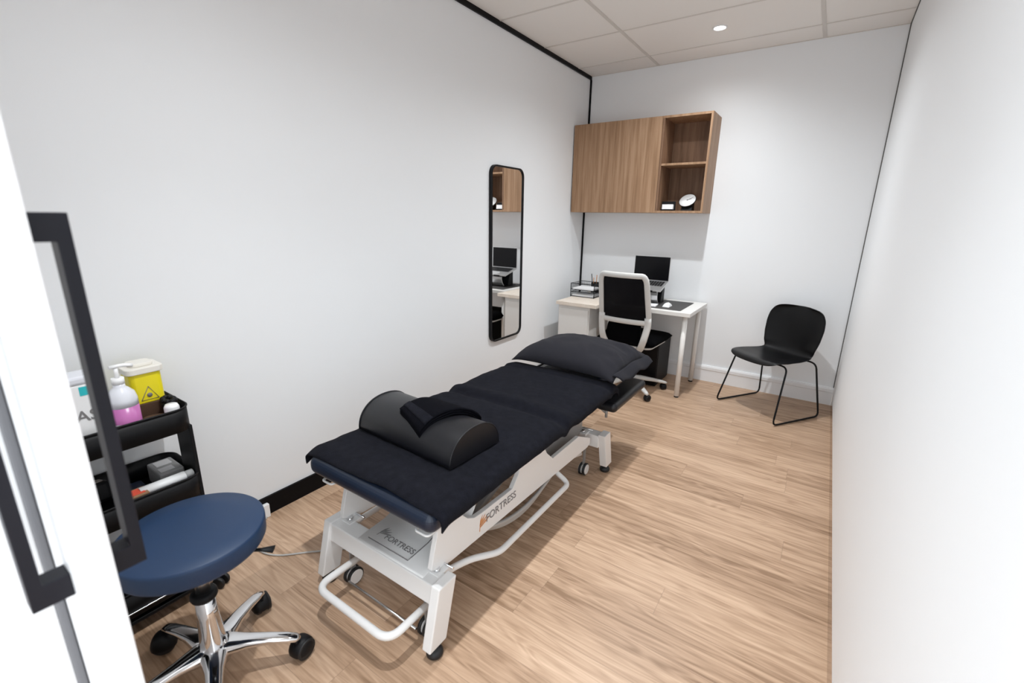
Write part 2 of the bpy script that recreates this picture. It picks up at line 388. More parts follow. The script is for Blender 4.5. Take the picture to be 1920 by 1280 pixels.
# ------------------------------------------------------------------ mirror
mi = thing('wall_mirror', 'tall narrow wall mirror with rounded corners and thin black frame', 'mirror', (0, -1.37, 0.487))
outer = rrect(-1.583, -1.156, 0.487, 1.815, 0.062, 8); inner = rrect(-1.572, -1.167, 0.498, 1.804, 0.052, 8)
fr = MB(); n = len(outer)
vs = [(x, p[0], p[1]) for x in (0.0, 0.026) for p in outer] + [(x, p[0], p[1]) for x in (0.0, 0.026) for p in inner]
fr._add([Vector(v) for v in vs], [q for i in range(n) for j in [(i+1) % n] for q in ((i, j, n+j, n+i), (2*n+i, 3*n+i, 3*n+j, 2*n+j), (n+i, n+j, 3*n+j, 3*n+i), (i, 2*n+i, 2*n+j, j))])
obj('frame', fr, M['plastic'], mi)
obj('glass', MB().prism(inner, 0.004, 0.018, 'x'), M['mirror'], mi)

# ------------------------------------------------------------------ desk, drawer unit and what stands there
dk = thing('desk', 'white desk with slim round legs against the back wall', 'desk', (0.95, -0.33, 0))
obj('tabletop', MB().box(0.545, 1.285, -0.64, -0.03, 0.700, 0.732), M['deskwhite'], dk, bevel=0.002)
for x, y in ((1.237, -0.585), (1.237, -0.105), (0.60, -0.585), (0.60, -0.105)):
    lg = obj('leg', MB().cyl((x, y, 0.012), (x, y, 0.70), 0.020, segs=24), M['deskwhite'], dk)
    obj('foot', MB().cyl((x, y, 0.0), (x, y, 0.014), 0.019, segs=20), M['rubber'], lg)
dr = thing('drawer_unit', 'white drawer cabinet with pale wooden top, left of the desk chair', 'cabinet', (0.35, -0.45, 0))
obj('body', MB().box(0.165, 0.470, -0.745, -0.04, 0.03, 0.698), M['cabwhite'], dr, bevel=0.001)
obj('top', MB().box(0.150, 0.543, -0.775, -0.03, 0.700, 0.730), M['birch'], dr, bevel=0.001)
obj('door', MB().box(0.176, 0.459, -0.755, -0.745, 0.05, 0.668), M['cabwhite'], dr, bevel=0.001)
obj('plinth', MB().box(0.18, 0.46, -0.72, -0.06, 0.0, 0.03), M['cabwhite'], dr)

tag(obj('desk_mat', MB().prism(rrect(0.62, 1.19, -0.575, -0.12, 0.01), 0.7325, 0.7355, 'z'), M['deskmat']), 'dark grey desk mat lying on the white desk', 'desk mat')
ms = thing('computer_mouse', 'small white computer mouse on the dark desk mat, nearest the desk edge', 'mouse', (1.045, -0.44, 0.7355))
part('shell', MB().grid(lambda u, v: Vector(((u-0.5)*0.056, (v-0.5)*0.105, 0.030*max(0, (1-abs(2*u-1)**2.6))**0.5*max(0, (1-abs(2*v-1)**2.6))**0.5)), 13, 17), M['white'], ms)
part('wheel', MB().cyl((-0.003, 0.025, 0.027), (0.003, 0.025, 0.027), 0.006, segs=12), M['greycard'], ms)
nb = thing('note_pad', 'small white note pad on the desk mat, left of the mouse', 'note pad', (0.925, -0.490, 0.7355), rz=0.1)
part('pages', MB().box(-0.045, 0.045, -0.06, 0.06, 0, 0.010), M['paper'], nb, bevel=0.001)

lp = thing('laptop', 'open silver laptop with black screen raised on a stand', 'laptop', (0.83, -0.36, 0.86))
LA = math.radians(15)      # slope of the raised base
base = Matrix.Translation((0.825, -0.47, 0.853)) @ Matrix.Rotation(LA, 4, 'X')
obj('keyboard_base', MB().box(-0.160, 0.160, 0, 0.222, 0, 0.014, base), M['silver'], lp, bevel=0.002)
kb = MB()
for r in range(5):
    for k in range(12):
        kb.box(-0.137+k*0.0232, -0.137+k*0.0232+0.0195, 0.095+r*0.0215, 0.095+r*0.0215+0.018, 0.0142, 0.0165, base)
obj('keys', kb, M['keys'], lp)
obj('touchpad', MB().box(-0.05, 0.05, 0.018, 0.082, 0.0141, 0.0148, base), M['greycard'], lp)
hinge = base @ Matrix.Translation((0, 0.222, 0.010)) @ Matrix.Rotation(math.radians(74), 4, 'X')
obj('lid', MB().box(-0.160, 0.160, 0, 0.215, -0.006, -0.001, hinge), M['silver'], lp, bevel=0.001)
obj('screen', MB().box(-0.156, 0.156, 0.006, 0.211, -0.0012, 0.0006, hinge), M['screen'], lp)
ls = thing('laptop_stand', 'silver laptop stand with dark curved back standing on the desk mat', 'stand', (0.83, -0.33, 0.7355))
obj('base_plate', MB().prism(rrect(0.70, 0.95, -0.415, -0.20, 0.03), 0.7355, 0.742, 'z'), M['plastic'], ls)
obj('riser', MB().prism([(-0.395, 0.742), (-0.425, 0.775), (-0.440, 0.815), (-0.438, 0.850), (-0.428, 0.850), (-0.430, 0.815), (-0.415, 0.778), (-0.385, 0.742)], 0.735, 0.950, 'x'), M['silver'], ls)
obj('back_support', MB().prism([(-0.24, 0.742), (-0.245, 0.895), (-0.30, 0.885), (-0.34, 0.742)], 0.72, 0.955, 'x'), M['plastic'], ls, bevel=0.004)
obj('platform', MB().box(-0.125, 0.125, -0.005, 0.21, -0.006, -0.0005, base).box(0.02, 0.09, -0.012, -0.005, -0.004, 0.012, base).box(-0.09, -0.02, -0.012, -0.005, -0.004, 0.012, base), M['plastic'], ls)

# letter tray with papers, pen cup
lt = thing('letter_tray', 'two-tier black wire letter tray on the drawer cabinet', 'letter tray', (0.265, -0.32, 0.730))
def wire_tier(z, h):
    mb = MB(); x0, x1, y0, y1 = 0.135, 0.375, -0.465, -0.250
    for zz, r in ((z+0.003, 0.003), (z+h, 0.003)):
        mb.sweep([(x0, y0, zz), (x1, y0, zz), (x1, y1, zz), (x0, y1, zz)], r, 6, closed=True)
    for k in range(14):
        t = k/13; X = x0+(x1-x0)*t
        mb.cyl((X, y1, z), (X, y1, z+h), 0.0012, segs=5)
        mb.cyl((X, y0, z+0.002), (X, y1, z+0.002), 0.001, segs=4)
    for k in range(16):
        Y = y0+(y1-y0)*k/15
        mb.cyl((x0, Y, z), (x0, Y, z+h), 0.0012, segs=5); mb.cyl((x1, Y, z), (x1, Y, z+h), 0.0012, segs=5)
    for zz in (0.012, 0.022, 0.032, 0.042):
        if zz < h:
            mb.cyl((x0, y0, z+zz), (x0, y1, z+zz), 0.0010, segs=4); mb.cyl((x1, y0, z+zz), (x1, y1, z+zz), 0.0010, segs=4); mb.cyl((x0, y1, z+zz), (x1, y1, z+zz), 0.0010, segs=4)
    return mb
obj('tier', wire_tier(0.732, 0.045), M['plastic'], lt); obj('tier', wire_tier(0.795, 0.060), M['plastic'], lt)
for x in (0.135, 0.375):
    for y in (-0.465, -0.250): obj('corner_post', MB().cyl((x, y, 0.730), (x, y, 0.855), 0.0035, segs=8), M['plastic'], lt)
tag(obj('paper_stack', MB().box(0.146, 0.364, -0.455, -0.262, 0.7365, 0.752), M['paper']), 'white papers in the lower tier of the letter tray', 'paper')
tag(obj('paper_stack', MB().box(0.150, 0.360, -0.458, -0.268, 0.7995, 0.812), M['paper']), 'white papers in the upper tier of the letter tray', 'paper')
pc = thing('pen_cup', 'black mesh pen cup with pens behind the letter tray', 'pen holder', (0.262, -0.190, 0.730))
part('cup', MB().sweep([(0, 0, 0), (0, 0, 0.11)], 0.040, 20, cap=False).lathe([(0.0005, 0.0), (0.039, 0.0), (0.039, 0.004), (0.0005, 0.004)], 20), M['plastic'], pc, solid=0.002)
PENS = [(-0.022, 0.004, -0.045, 0.0, 'plastic', 0.195, 'black pen leaning left in the mesh cup'), (0.0, 0.018, 0.006, 0.012, 'pen', 0.185, 'orange pencil standing at the back of the mesh cup'),
        (-0.008, -0.016, -0.016, -0.012, 'pen', 0.160, 'short orange pencil at the front of the mesh cup'), (0.020, -0.008, 0.050, -0.006, 'plastic', 0.170, 'black pen leaning right in the mesh cup')]
for (bx_, by_, tx_, ty_, m_, h_, lb) in PENS:
    tag(obj('pen', MB().cyl((0.262+bx_, -0.190+by_, 0.736), (0.262+tx_, -0.190+ty_, 0.730+h_), 0.0036, segs=8), M[m_]), lb, 'pen', 'pens in the mesh cup')

# black unit under the desk
pt = thing('computer_tower', 'black box-shaped computer tower on the floor under the desk', 'computer', (0.93, -0.28, 0))
obj('case', MB().box(0.835, 1.020, -0.46, -0.10, 0.012, 0.40), M['plastic'], pt, bevel=0.006)
obj('front_panel', MB().box(0.842, 1.013, -0.468, -0.46, 0.02, 0.392), M['screen'], pt, bevel=0.003)
for y in (-0.44, -0.15): obj('foot', MB().box(0.845, 1.01, y, y+0.03, 0, 0.012), M['rubber'], pt)

# ------------------------------------------------------------------ casters
def caster_parts(parent, x, y, ang, r=0.028, stem=0.085, hood=True, mw=None, name='caster', wmat=None, tw=0.018, world=False):
    P = Matrix.Translation((x, y, 0)) @ Matrix.Rotation(ang, 4, 'Z')
    mb = MB()
    mb.cyl((0, 0, r*1.6), (0, 0, stem), 0.008, segs=10, mtx=P)
    # hood arching over the twin wheels
    if hood:
        def hoodf(u, v):
            a, b = 2*PI*u, math.radians(-12+102*v)
            return P @ Vector((0.015+r*1.12*math.cos(a)*math.cos(b), tw*1.42*math.copysign(abs(math.sin(a)*math.cos(b))**0.6, math.sin(a)), r+r*1.14*math.sin(b)))
        mb.grid(hoodf, 25, 9)
        mb.prism([(0.015-0.6*r, r*0.6), (0.015+0.6*r, r*0.6), (0.015+0.6*r, 1.9*r), (0.015-0.8*r, 1.9*r)], -0.004, 0.004, 'y', mtx=P)
    else:
        mb.prism([(-0.012, r*1.7), (0.012, r*1.7), (0.02, r*0.9), (0.008, r*0.9)], -tw*0.35, tw*0.35, 'y', mtx=P)
    c = obj(name, mb, M['plastic'], parent, world=world)
    for s in (-1, 1):
        wh = MB(); y0, y1 = (tw*0.30, tw*1.15) if s > 0 else (-tw*1.15, -tw*0.30)
        wh.sweep([(0.015, y0, r), (0.015, y0+0.002, r), (0.015, y0+(y1-y0)*0.6, r), (0.015, y1, r)], [r*0.92, r, r*0.97, r*0.72], 26, mtx=P)
        obj('wheel', wh, wmat or M['rubber'], c, world=world)
    return c

# ------------------------------------------------------------------ office chair
oc = thing('office_chair', 'white framed office chair with black mesh back, pushed up to the desk', 'chair', (0.835, -0.63, 0), rz=math.radians(-3))
for k in range(5):
    a = math.radians(-40 + 72*k)
    d = Vector((math.cos(a), math.sin(a), 0))
    path = [d*0.03+Vector((0, 0, 0.105)), d*0.10+Vector((0, 0, 0.105)), d*0.22+Vector((0, 0, 0.088)), d*0.30+Vector((0, 0, 0.072)), d*0.325+Vector((0, 0, 0.066))]
    lg = part('leg', MB().sweep(path, [(0.030, 0.022), (0.026, 0.019), (0.020, 0.014), (0.017, 0.012), (0.010, 0.008)], 12, power=3), M['chairwhite'], oc)
    p = d*0.305; caster_parts(lg, p.x, p.y, a+1.9, r=0.027, stem=0.07)
part('hub', MB().lathe([(0.001, 0.075), (0.045, 0.075), (0.045, 0.125), (0.030, 0.135), (0.030, 0.20), (0.001, 0.20)], 24), M['chairwhite'], oc)
part('gas_lift', MB().cyl((0, 0, 0.19), (0, 0, 0.40), 0.014), M['steel'], oc)
part('tilt_mechanism', MB().box(-0.07, 0.07, -0.12, 0.10, 0.385, 0.43), M['plastic'], oc, bevel=0.01)
def cushion(w, d, h, nx=22, ny=22, pw=4.0):
    def top(u, v, s):
        a, b = 2*u-1, 2*v-1
        e = max(0, 1-abs(a)**pw)**0.33*max(0, 1-abs(b)**pw)**0.33
        return Vector((a*w/2, b*d/2, s*h/2*e))
    mb = MB(); mb.grid(lambda u, v: top(u, v, 1), nx, ny); mb.grid(lambda u, v: top(u, v, -1), nx, ny); return mb
sm = cushion(0.50, 0.46, 0.080, pw=6.0)
bmesh.ops.transform(sm.bm, matrix=Matrix.Translation((0, 0.045, 0.470)), verts=sm.bm.verts)
part('seat', sm, M['fabric'], oc)
part('seat_pan', MB().prism(rrect(-0.215, 0.215, -0.16, 0.25, 0.06), 0.420, 0.436, 'z'), M['chairwhite'], oc, bevel=0.004)
# back frame: loop curved and reclined
def backpt(a, t):      # a across -1..1, t up 0..1
    z = 0.652 + 0.378*t
    half = 0.205 - 0.018*t
    y = -0.205 - 0.100*t - 0.030*(1-a*a)
    return Vector((half*a, y, z))
loop = []
cor = rrect(-1, 1, 0, 1, 0.16, 5)
for (a, t) in cor: loop.append(backpt(a, t))
dense = []
for i in range(len(cor)):
    (a0, t0), (a1, t1) = cor[i], cor[(i+1) % len(cor)]
    st = 8 if abs(a1-a0)+abs(t1-t0) > 0.4 else 1
    for k in range(st): dense.append(backpt(a0+(a1-a0)*k/st, t0+(t1-t0)*k/st))
part('back_frame', MB().sweep(dense, (0.0215, 0.014), 10, closed=True, up=(0, 1, 0.1), power=3), M['chairwhite'], oc)
part('mesh_back', MB().grid(lambda u, v: backpt((2*u-1)*0.97, 0.03+0.94*v)+Vector((0, 0.004, 0)), 14, 14), M['mesh'], oc, solid=0.003)
part('lumbar_support', MB().box(-0.15, 0.15, -0.225, -0.200, 0.70, 0.735), M['fabric'], oc, bevel=0.01)
for s in (-1, 1):
    path = rounded([backpt(s*0.97, 0.12), Vector((s*0.200, -0.212, 0.630)), Vector((s*0.178, -0.228, 0.500)), Vector((s*0.140, -0.185, 0.415)), Vector((s*0.065, -0.08, 0.405))], 0.05)
    part('back_upright', MB().sweep(path, (0.027, 0.014), 10, up=(0, 1, 0.2), power=3), M['chairwhite'], oc)
part('lower_backrest', MB().prism([(-0.150, 0.625), (0.135, 0.625), (0.130, 0.50), (0.165, 0.46), (-0.185, 0.46), (-0.195, 0.535), (-0.165, 0.54)], -0.200, -0.172, 'y'), M['fabric'], oc, bevel=0.012)

# ------------------------------------------------------------------ visitor chair
vc = thing('visitor_chair', 'black plastic shell chair on a thin sled frame in the back corner', 'chair', (1.887, -0.409, 0), rz=math.radians(-33.7))
for s in (-1, 1):
    path = rounded([(s*0.12, 0.165, 0.428), (s*0.222, 0.170, 0.428), (s*0.265, 0.245, 0.009), (s*0.265, -0.245, 0.009), (s*0.222, -0.135, 0.428), (s*0.12, -0.135, 0.428)], 0.045)
    part('sled_leg', MB().sweep(path, 0.0065, 8), M['plastic'], vc)
part('cross_bar', MB().cyl((-0.13, 0.165, 0.428), (0.13, 0.165, 0.428), 0.0065, segs=8).cyl((-0.13, -0.135, 0.428), (0.13, -0.135, 0.428), 0.0065, segs=8), M['plastic'], vc)
def shell(u, v):     # u across -1..1, v 0 front of the seat .. 1 top of the back
    # profile in (y,z)
    pr = [(0.0, -0.255, 0.430), (0.10, -0.215, 0.447), (0.25, -0.12, 0.444), (0.40, 0.02, 0.437), (0.50, 0.115, 0.440), (0.58, 0.165, 0.468), (0.66, 0.188, 0.525), (0.78, 0.206, 0.625), (0.90, 0.224, 0.735), (1.0, 0.242, 0.818)]
    for i in range(len(pr)-1):
        if v <= pr[i+1][0] or i == len(pr)-2:
            t = (v-pr[i][0])/(pr[i+1][0]-pr[i][0]); break
    t = max(0, min(1, t))
    def cr(k):
        p0 = pr[max(i-1, 0)][k]; p1 = pr[i][k]; p2 = pr[i+1][k]; p3 = pr[min(i+2, len(pr)-1)][k]
        return 0.5*(2*p1+(p2-p0)*t+(2*p0-5*p1+4*p2-p3)*t*t+(3*p1-p0-3*p2+p3)*t**3)
    yy, zz = cr(1), cr(2)
    wd = [(0, 0.10), (0.02, 0.155), (0.06, 0.195), (0.12, 0.218), (0.22, 0.236), (0.35, 0.232), (0.48, 0.210), (0.56, 0.203), (0.64, 0.216), (0.74, 0.234), (0.84, 0.240), (0.91, 0.230), (0.96, 0.200), (0.985, 0.160), (1.0, 0.100)]
    for j in range(len(wd)-1):
        if v <= wd[j+1][0] or j == len(wd)-2:
            q = (v-wd[j][0])/(wd[j+1][0]-wd[j][0]); w = wd[j][1]+(wd[j+1][1]-wd[j][1])*q; break
    bk = max(0, min(1, (v-0.5)/0.15)); seat = 1-bk
    zz += seat*0.018*(abs(u)**2.2)*(0.4+0.6*min(1, v/0.3)); yy -= bk*0.050*(u*u)
    zz -= seat*0.010*(1-min(1, v/0.1))
    return Vector((u*w, yy, zz))
part('seat_shell', MB().grid(lambda a, b: shell(2*a-1, b), 25, 60), M['shell'], vc, solid=0.008, sub=1)

# ------------------------------------------------------------------ treatment couch
bed = thing('treatment_couch', 'height-adjustable treatment couch with white steel base and navy mattress sections', 'treatment couch', (0.91, -2.8, 0))
WMt = M['whitemetal']
# end legs: near pair and far pair
def couch_leg(xa, xb, yb0, yb1, yt0, yt1, zt=0.265):
    mb = MB(); v = [Vector((x, y, 0.045)) for x in (xa, xb) for y in (yb0, yb1)] + [Vector((x, y, zt)) for x in (xa, xb) for y in (yt0, yt1)]
    mb._add(v, [(0, 1, 3, 2), (4, 6, 7, 5), (0, 2, 6, 4), (1, 5, 7, 3), (0, 4, 5, 1), (2, 3, 7, 6)]); return mb
FOOT = [(0.0005, 0.0), (0.024, 0.0), (0.029, 0.008), (0.029, 0.018), (0.020, 0.030), (0.010, 0.032), (0.008, 0.046), (0.0005, 0.046)]
for (xa, xb) in ((1.193, 1.231), (0.606, 0.644)):
    lg = obj('leg', couch_leg(xa, xb, -3.527, -3.446, -3.473, -3.388), WMt, bed, bevel=0.004)
    obj('rubber_foot', MB().lathe(FOOT, 24, mtx=Matrix.Translation(((xa+xb)/2, -3.486, 0))), M['rubber'], lg)
    lg = obj('leg', couch_leg(xa, xb+0.006, -2.077, -2.000, -2.135, -2.055), WMt, bed, bevel=0.004)
    obj('rubber_foot', MB().lathe(FOOT, 24, mtx=Matrix.Translation(((xa+xb)/2, -2.04, 0))), M['rubber'], lg)
cb = MB()
v = [Vector((x, y, z)) for x in (0.640, 1.197) for (y, z) in ((-3.478, 0.185), (-3.468, 0.258), (-3.400, 0.258), (-3.412, 0.185))]
cb._add(v, [(0, 3, 2, 1), (4, 5, 6, 7), (0, 1, 5, 4), (1, 2, 6, 5), (2, 3, 7, 6), (3, 0, 4, 7)])
obj('cross_beam', cb, WMt, bed, bevel=0.004)
cb = MB().box(0.64, 1.197, -2.130, -2.062, 0.18, 0.255)
obj('cross_beam', cb, WMt, bed, bevel=0.004)
# side plates
side = [(-3.405, 0.262), (-3.34, 0.250), (-2.20, 0.205), (-2.165, 0.215), (-2.165, 0.250), (-2.32, 0.322), (-2.600, 0.322), (-2.660, 0.375), (-2.700, 0.440), (-2.885, 0.445), (-2.905, 0.385), (-2.950, 0.338),
        (-3.160, 0.345), (-3.205, 0.350), (-3.245, 0.372), (-3.275, 0.405), (-3.290, 0.445), (-3.395, 0.445), (-3.405, 0.40), (-3.425, 0.33), (-3.438, 0.28)]
for s, x in ((1, 1.150), (-1, 0.665)):
    obj('side_plate', MB().prism(side, x-0.008, x+0.012, 'x'), WMt, bed, bevel=0.002)
# inner grey scissor panel and lift frame
obj('inner_panel', MB().box(1.080, 1.092, -2.66, -2.13, 0.25, 0.42), M['greymetal'], bed, bevel=0.002)
obj('inner_panel', MB().box(0.725, 0.737, -2.66, -2.13, 0.25, 0.42), M['greymetal'], bed, bevel=0.002)
for x in (1.075, 0.72): obj('lift_arm', MB().prism([(-3.20, 0.26), (-3.14, 0.26), (-2.70, 0.42), (-2.74, 0.445)], x, x+0.025, 'x'), M['greymetal'], bed, bevel=0.003)
obj('actuator', MB().cyl((0.91, -3.15, 0.22), (0.91, -2.55, 0.33), 0.030).cyl((0.91, -2.6, 0.32), (0.91, -2.3, 0.38), 0.014), M['greymetal'], bed)
obj('upper_frame', MB().box(1.105, 1.135, -3.40, -2.05, 0.425, 0.455).box(0.675, 0.705, -3.40, -2.05, 0.425, 0.455).box(0.70, 1.11, -2.70, -2.66, 0.425, 0.455).box(0.70, 1.11, -2.10, -2.06, 0.425, 0.455), WMt, bed, bevel=0.002)
# cover plate at the foot end, rising under the mattress
prof = [(-3.462, 0.258), (-3.42, 0.262), (-3.33, 0.268), (-3.27, 0.285), (-3.22, 0.32), (-3.18, 0.37), (-3.15, 0.43)]
cov = MB()
def covf(u, v):
    i = min(int(v*6), 5); t = v*6-i; y = prof[i][0]*(1-t)+prof[i+1][0]*t; z = prof[i][1]*(1-t)+prof[i+1][1]*t
    return Vector((0.800+(1.142-0.800)*u, y, z))
cov.grid(covf, 2, 31)
cover = obj('cover_plate', cov, WMt, bed, solid=0.004)
EX, EY = Vector((1, 0, 0)), Vector((0, 1, 0.06)).normalized()
# outline groove and lettering on the plate
gz = lambda y: (0.258+0.0952*(y+3.462) if y < -3.42 else 0.262+0.0667*(y+3.42))+0.0028
gl = MB().sweep([(0.832, -3.437, gz(-3.437)), (1.045, -3.437, gz(-3.437)), (1.045, -3.42, gz(-3.42)), (1.045, -3.335, gz(-3.335)), (1.045, -3.275, 0.2875)], 0.0018, 6)
obj('groove', gl, M['ink'], cover)
obj('lettering', text_mb('FORTRESS', 0.034, basis((0.885, -3.410, gz(-3.412)+0.001), EX, EY, EX.cross(EY))), M['ink'], cover)
def emblem(mtx, s):
    mb = MB()
    for k in range(4):
        a = 1.15-0.28*k; L = s*(0.9+0.12*k)
        pts = [(0, 0), (L*0.5*math.cos(a)-0.10*s*math.sin(a), L*0.5*math.sin(a)+0.10*s*math.cos(a)), (L*math.cos(a), L*math.sin(a)), (L*0.55*math.cos(a)+0.05*s*math.sin(a), L*0.55*math.sin(a)-0.05*s*math.cos(a))]
        off = (0.10*s*k*0.4, 0.22*s*(1-k*0.25))
        mb.prism([(p[0]+off[0], p[1]+off[1]) for p in pts], 0, 0.0012, 'z', mtx=mtx)
    mb.prism([(-0.03*s, -0.25*s), (0.03*s, -0.25*s), (0.12*s, 0.4*s), (0.06*s, 0.4*s)], 0, 0.0012, 'z', mtx=mtx)
    return mb
obj('emblem', emblem(basis((0.850, -3.402, gz(-3.40)+0.001), EX, EY, EX.cross(EY)), 0.040), M['ink'], cover)
SX = 1.1622
obj('lettering', text_mb('FORTRESS', 0.047, basis((SX+0.001, -3.135, 0.288), (0, 1, 0), (0, -0.03, 1), (1, 0, 0))), M['ink'], bed)
obj('emblem', emblem(basis((SX+0.0004, -3.175, 0.283), (0, 1, 0), (0, 0, 1), (1, 0, 0)), 0.050), M['orange'], bed)
# foot-operated bars
loop = rounded([(1.140, -3.40, 0.130), (1.140, -3.618, 0.130), (0.755, -3.618, 0.130), (0.755, -3.40, 0.130)], 0.055, 8)
obj('foot_bar', MB().sweep(loop, 0.0135, 12), WMt, bed)
sb = rounded([(1.150, -3.405, 0.215), (1.160, -3.330, 0.215), (1.175, -3.245, 0.200), (1.222, -3.125, 0.170), (1.222, -2.535, 0.170), (1.130, -2.53, 0.215), (1.130, -2.36, 0.205), (1.130, -2.22, 0.165)], 0.035)
obj('foot_bar', MB().sweep(sb, 0.0125, 12), WMt, bed)
sb = rounded([(0.670, -3.405, 0.215), (0.660, -3.330, 0.215), (0.645, -3.245, 0.200), (0.598, -3.125, 0.170), (0.598, -2.535, 0.170), (0.690, -2.53, 0.215), (0.690, -2.36, 0.205), (0.690, -2.22, 0.165)], 0.035)
obj('foot_bar', MB().sweep(sb, 0.0125, 12), WMt, bed)
obj('pedal_rod', MB().cyl((0.76, -3.49, 0.06), (1.13, -3.49, 0.06), 0.005, segs=8), M['steel'], bed)
# pivot bolts and brackets by the ends
for (x, y) in ((1.160, -3.395), (0.685, -3.395), (1.105, -2.125)):
    br = obj('bracket', MB().box(x-0.024, x+0.024, y-0.035, y+0.03, 0.245, 0.261), WMt, bed, bevel=0.002)
    obj('bolt', MB().cyl((x, y-0.015, 0.260), (x, y-0.015, 0.272), 0.012, segs=6).cyl((x-0.045, y+0.02, 0.268), (x+0.045, y+0.02, 0.268), 0.004, segs=8), M['chrome'], br)
# transport wheels
def couch_wheel(x, y):
    c = obj('caster', MB().box(x-0.004, x+0.004, y-0.01, y+0.012, 0.05, 0.205).cyl((x-0.02, y, 0.043), (x+0.02, y, 0.043), 0.007), M['greymetal'], bed)
    for s in (-1, 1):
        xo = x+s*0.012
        obj('wheel', MB().sweep([(xo-0.007, y, 0.036), (xo-0.005, y, 0.036), (xo+0.005, y, 0.036), (xo+0.007, y, 0.036)], [0.032, 0.036, 0.036, 0.032], 26), M['rubber'], c)
        obj('wheel_disc', MB().cyl((xo-0.0095, y, 0.0365), (xo+0.0095, y, 0.0365), 0.029, segs=22), WMt, c)
for x, y in ((1.135, -3.44), (0.72, -3.44), (1.125, -2.15), (0.70, -2.15)): couch_wheel(x, y)
# coiled hose hanging below the chassis
for k in range(3):
    obj('cable_loop', MB().sweep([(1.10-0.008*k, -3.13+0.78*t/20, 0.235-(0.125+0.018*k)*math.sin(PI*t/20)**0.8) for t in range(21)], 0.009, 8), M['cable'], bed)
# towel end loops
for x in (0.625, 1.13):
    lp_ = rounded([(x, -3.40, 0.452), (x, -3.475, 0.452), (x+0.058, -3.475, 0.452), (x+0.058, -3.40, 0.452)], 0.014)
    obj('paper_roll_hook', MB().sweep(lp_, 0.0045, 8), WMt, bed)
# mattress
def pad(x0, x1, y0, y1, z0, z1, r=0.03, n=6, crown=0.0):
    mb = MB(); mb.box(x0, x1, y0, y1, z0, z1)
    return mb
obj('leg_section', pad(0.548, 1.215, -3.485, -2.665, 0.458, 0.537), M['vinylblue'], bed, bevel=0.034, segs=6)
obj('seat_section', pad(0.548, 1.215, -2.625, -2.030, 0.448, 0.532), M['vinylblue'], bed, bevel=0.030, segs=6)
obj('head_section', pad(0.700, 1.110, -1.990, -1.50, 0.455, 0.530), M['vinylblue'], bed, bevel=0.028, segs=6)
for x in (0.80, 0.99): obj('head_frame', MB().box(x, x+0.03, -2.06, -1.55, 0.415, 0.455), WMt, bed)
for xa, xb in ((1.140, 1.262), (0.56, 0.682)):
    arm = obj('arm_rest', MB().box(xa, xb+(0.008 if xa > 1 else 0), -2.090, -1.57, 0.392, 0.450), M['vinylblack'], bed, bevel=0.027, segs=6)
    obj('peg', MB().cyl(((xa+xb)/2, -2.05, 0.345), ((xa+xb)/2, -2.05, 0.40), 0.008).cyl(((xa+xb)/2, -2.05, 0.37), (0.91+(0.17 if xa > 1 else -0.17), -2.05, 0.44), 0.007), M['greymetal'], arm)

# ------------------------------------------------------------------ towel on the mattress
def towel_z(x, y):
    z = 0.552
    q = (x-0.885)/0.36
    z += 0.010*(1-q*q)
    # shallow dip at the joints between sections
    z -= 0.018*math.exp(-((y+2.648)/0.030)**2)
    z += 0.010*math.exp(-((y+2.585)/0.04)**2) - 0.004*math.exp(-((y+2.52)/0.10)**2)
    z -= 0.010*math.exp(-((y+2.12)/0.022)**2); z += 0.004*math.exp(-((y+2.09)/0.02)**2)
    z -= 0.030*max(0, (y+2.055)/0.055)**2 if y > -2.055 else 0
    z -= 0.018*max(0, (-3.41-y)/0.06)**2 if y < -3.41 else 0
    z += 0.005*noise.noise(Vector((x*6, y*4.5, 1.0))) + 0.0035*noise.noise(Vector((x*12+y*9, y*12, 4.0))) + 0.0012*noise.noise(Vector((x*34, y*40, 9.0)))
    return z
def towel(u, v):
    y = -3.470+(1.470)*v
    y += 0.006*noise.noise(Vector((u*4, v*3, 7)))
    s = (u-0.5)*0.80
    hw = 0.338
    if abs(s) <= hw:
        x = 0.8825+s; z = towel_z(x, y)
        d = (hw-abs(s)); 
        if d < 0.03: z -= 0.006*(1-d/0.03)**2
    else:
        e = abs(s)-hw; sg = 1 if s > 0 else -1
        a = min(e/0.026, PI/2*0.92); r = 0.026*1.0
        x = 0.8825+sg*(hw+r*math.sin(a)); z = towel_z(0.8825+sg*hw, y)-0.006-r*(1-math.cos(a))
        rest = max(0, e-0.026*PI/2*0.92)
        z -= rest*0.97
    if u > 0.9 and v < 0.06: z += 0.006*(1-v/0.06)
    return Vector((x, y, z))
tag(obj('couch_towel', MB().grid(towel, 70, 150), M['towel'], solid=0.006), 'large black towel spread over the whole length of the couch', 'towel')

# ------------------------------------------------------------------ bolster and folded towel
BZ, BH, BW = 0.5635, 0.120, 0.140
def bol_prof(a):      # a 0..1 front base to back base
    t = PI*(1-a)
    yy = BW*math.copysign(abs(math.cos(t))**0.92, math.cos(t)); zz = BH*abs(math.sin(t))**0.90
    return yy, zz
BA = math.radians(-2.5); BC = Vector((0.848, -3.125, BZ))
def bol_w(x, yy, zz): return Vector((BC.x + x*math.cos(BA)-yy*math.sin(BA), BC.y + x*math.sin(BA)+yy*math.cos(BA), BC.z+zz))
bo = thing('bolster', 'black vinyl half-round bolster lying across the foot of the couch', 'bolster', tuple(BC))
N = 28
bm_ = MB()
body = [bol_prof(i/N) for i in range(N+1)]
ends = [(-0.268, 0.985), (-0.262, 1.0), (0.262, 1.0), (0.268, 0.985)]
verts = [bol_w(x, yy*s, 0.004+zz*s) for (x, s) in ends for (yy, zz) in body]; nn = N+1
